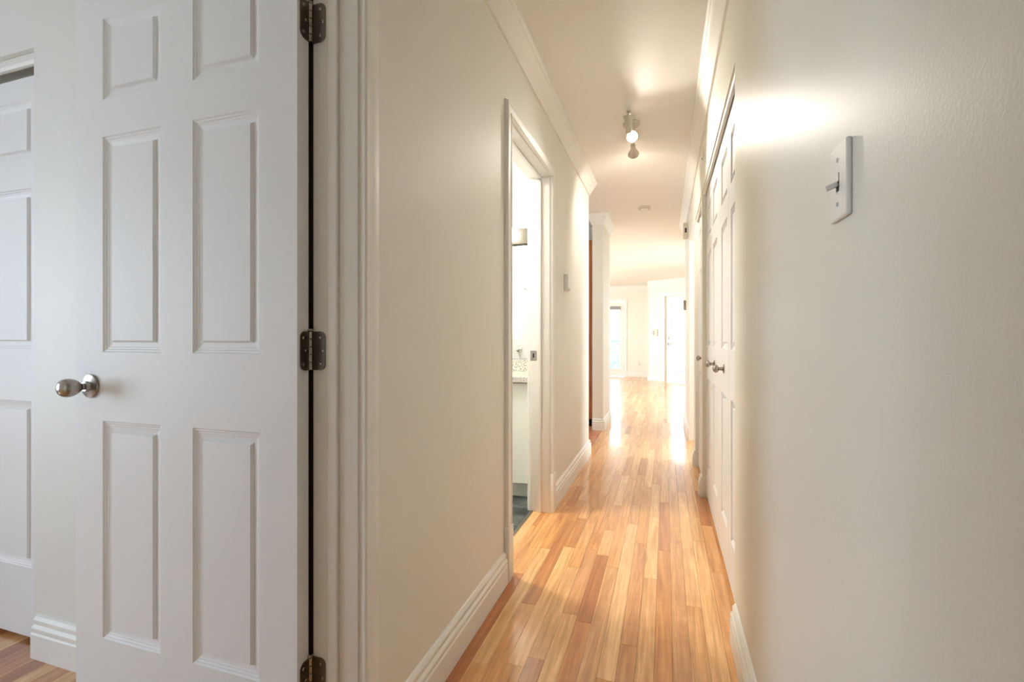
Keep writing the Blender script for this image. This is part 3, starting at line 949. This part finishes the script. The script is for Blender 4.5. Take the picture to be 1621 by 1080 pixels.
t = empty('trim_12', ((FD0 + FD1) / 2, YF, 0)); struct(t, 'white casing round the french door', 'door frame')
cx_ = (FD0 + FD1) / 2
MB().cbox(hw + .004, hw + .075, -.018, 0, 0, 2.115, .003).build('casing', 'trim', t)
MB().cbox(-hw - .075, -hw - .004, -.018, 0, 0, 2.115, .003).build('casing', 'trim', t)
MB().cbox(-hw - .004, hw + .004, -.018, 0, 2.045, 2.115, .003).build('casing', 'trim', t)
# outlet on the far wall
ol = empty('wall_outlet', (-.66, YF, .36)); tag(ol, 'white outlet low on far wall beside french door', 'outlet')
MB().cbox(-.035, .035, -.006, 0, -.057, .057, .002).build('plate', 'plastic', ol)
for z in (-.025, .025): MB().cbox(-.017, .017, -.009, -.005, z - .014, z + .014, .002).build('socket', 'beige_plastic', ol)

# glazed door in the angled bay (local frame of the bay wall)
bd = empty('door_13', A + ad * ((DS0 + DS1) / 2) + an * .03, rz=ANG); tag(bd, 'white glazed door with blind and lever handle in angled bay', 'door', None, 'structure')
bw = (DS1 - DS0) / 2
MB().cbox(-bw, -bw + .13, 0, .045, .02, 2.04, .003).build('stile', 'trim', bd)
MB().cbox(bw - .13, bw, 0, .045, .02, 2.04, .003).build('stile', 'trim', bd)
MB().cbox(-bw + .13, bw - .13, 0, .045, .02, .20, .003).build('bottom_rail', 'trim', bd)
MB().cbox(-bw + .13, bw - .13, 0, .045, 1.90, 2.04, .003).build('top_rail', 'trim', bd)
MB().box(-bw + .13, bw - .13, .030, .035, .20, 1.90).build('glass_pane', 'glass', bd)
lv = smooth_angle(MB().lathe([(0, 0), (.026, 0), (.026, .006), (.012, .010), (.010, .045), (0, .045)], (-bw + .065, 0, .90), (0, -1, 0), 20).build('lever_rose', 'hinge', bd), 30)
MB().cbox(-bw + .06, -bw + .175, -.050, -.036, .892, .908, .003).build('lever', 'hinge', lv)
smooth_angle(MB().lathe([(0, 0), (.026, 0), (.026, .010), (.020, .016), (0, .018)], (-bw + .065, 0, 1.045), (0, -1, 0), 20).build('deadbolt', 'hinge', bd), 30)
bl = empty('venetian_blind', A + ad * ((DS0 + DS1) / 2) + an * .015, rz=ANG); tag(bl, 'white venetian blind behind glazed bay door frame', 'blind')
MB().cbox(-bw + .125, bw - .125, -.012, .012, 1.87, 1.905, .003).build('head_rail', 'blind', bl)
mb = MB()
for i in range(62):
    z = .24 + i * .0262
    mb.add([(-bw + .13, -.010, z), (bw - .13, -.010, z), (bw - .13, .010, z + .014), (-bw + .13, .010, z + .014)], [(0, 1, 2, 3)])
    mb.add([(-bw + .13, -.010, z + .0006), (bw - .13, -.010, z + .0006), (bw - .13, .010, z + .0146), (-bw + .13, .010, z + .0146)], [(0, 1, 2, 3)])
mb.build('slats', 'blind', bl, kind='stuff')
MB().cbox(-bw + .13, bw - .13, -.010, .010, .212, .230, .002).build('bottom_rail', 'blind', bl)
t = empty('trim_13', A + ad * ((DS0 + DS1) / 2), rz=ANG); struct(t, 'white casing round the glazed bay door', 'door frame')
MB().cbox(-bw - .08, -bw - .008, -.018, 0, 0, 2.125, .003).build('casing', 'trim', t)
MB().cbox(bw + .008, bw + .08, -.018, 0, 0, 2.125, .003).build('casing', 'trim', t)
MB().cbox(-bw - .008, bw + .008, -.018, 0, 2.055, 2.125, .003).build('casing', 'trim', t)
kp = empty('alarm_keypad', A + ad * 0.176, rz=ANG); tag(kp, 'beige keypad on bay wall left of glazed door', 'keypad')
kp.location.z = 1.17
MB().cbox(-.07, .07, -.022, 0, -.085, .085, .004).build('body', 'beige_plastic', kp)
MB().cbox(-.055, -.018, -.025, -.021, -.05, .05, .001).build('screen', 'tan_plastic', kp)

# ------------------------------------------------------------------ windows of the side rooms (light openings)
def window(name, axis_x, y0, y1, z0, z1, label, sgn):
    t = empty(name, (axis_x, (y0 + y1) / 2, z0)); struct(t, label, 'window')
    hw_ = (y1 - y0) / 2; hh = z1 - z0
    for a0, a1, c0_, c1_ in ((-hw_, -hw_ + .05, 0, hh), (hw_ - .05, hw_, 0, hh), (-hw_ + .05, hw_ - .05, 0, .05), (-hw_ + .05, hw_ - .05, hh - .05, hh), (-.025, .025, .05, hh - .05)):
        MB().cbox(-.03, .03, a0, a1, c0_, c1_, .003).build('window_frame', 'trim', t)
    MB().box(-.003, .003, -hw_ + .05, -.025, .05, hh - .05).build('pane', 'glass', t)
    MB().box(-.003, .003, .025, hw_ - .05, .05, hh - .05).build('pane', 'glass', t)
    return t


window('window_1', -4.65, -1.65, -.15, .5, 2.2, 'window of the left room', 1)
window('window_2', -4.65, 7.8, 11.4, .5, 2.2, 'wide living room window', 1)
window('window_3', -4.65, 4.55, 5.45, 1.1, 2.1, 'kitchen window', 1)
window('window_5', 1.30, 7.1, 9.5, .6, 2.2, 'living room window on the right wall', -1)
window('window_4', 2.65, 4.35, 5.45, .75, 2.05, 'window of the right side room', -1)

# ------------------------------------------------------------------ outside
o = MB().box(-6, 6, 13.32, 15.2, -.25, -.05).build('balcony_deck', 'slab'); tag(o, 'pale concrete balcony outside the french door', 'balcony', None, 'structure')
rl = empty('balcony_railing', (0, 15.1, -.05)); tag(rl, 'grey metal balcony railing seen through french door', 'railing')
MB().cbox(-6, 6, -.02, .02, .98, 1.02, .004).build('top_rail', 'rail', rl)
MB().cbox(-6, 6, -.015, .015, .08, .11, .004).build('bottom_rail', 'rail', rl)
bme = None
for i in range(60):
    if bme is None: b_ = MB().box(-.009, .009, -.009, .009, .0, .98).build('baluster', 'rail', rl); bme = b_.data
    else: b_ = bpy.data.objects.new('baluster', bme); COL.objects.link(b_); b_.parent = rl
    b_.location = (-3.3 + i * .1, 0, 0)
o = MB().box(-60, 60, -40, 80, -4.2, -4.0).build('ground', 'grass'); tag(o, 'pale garden ground below the balcony', 'ground', None, 'structure')


def tree(loc, hgt, rad, label, seed):
    rnd = random.Random(seed)
    t = empty('garden_tree', loc); tag(t, label, 'tree', 'trees beyond the balcony')
    tr = MB(); tr.lathe([(0, 0), (.22, 0), (.16, hgt * .35), (.10, hgt * .7), (0, hgt * .9)], (0, 0, 0), (0, 0, 1), 10)
    tr.build('trunk', 'bark', t, smooth=True)
    mb_ = MB()
    for i in range(2600):
        while True:
            p = Vector((rnd.uniform(-1, 1), rnd.uniform(-1, 1), rnd.uniform(-1, 1)))
            if .35 < p.length < 1: break
        c_ = Vector((p.x * rad, p.y * rad, hgt * .68 + p.z * hgt * .34))
        u_ = Vector((rnd.gauss(0, 1), rnd.gauss(0, 1), rnd.gauss(0, 1))).normalized(); v_ = u_.orthogonal().normalized()
        s_ = rnd.uniform(.09, .2)
        mb_.add([c_ - u_ * s_, c_ + v_ * s_ * .5, c_ + u_ * s_, c_ - v_ * s_ * .5], [(0, 1, 2, 3)])
    me_ = bpy.data.meshes.new('foliage'); me_.from_pydata(mb_.v, [], mb_.f); me_.materials.append(M['leaf'])
    o_ = bpy.data.objects.new('foliage', me_); COL.objects.link(o_); o_.parent = t; o_['kind'] = 'stuff'


tree((-3.4, 27, -4), 6.2, 2.0, 'leafy garden tree directly behind the balcony railing', 1)
tree((-7.5, 33, -4), 8.0, 2.6, 'taller garden tree farther left beyond the balcony', 2)
tree((3.5, 30, -4), 7.0, 2.4, 'garden tree behind the angled bay door', 3)
print('planks', nplank[0])
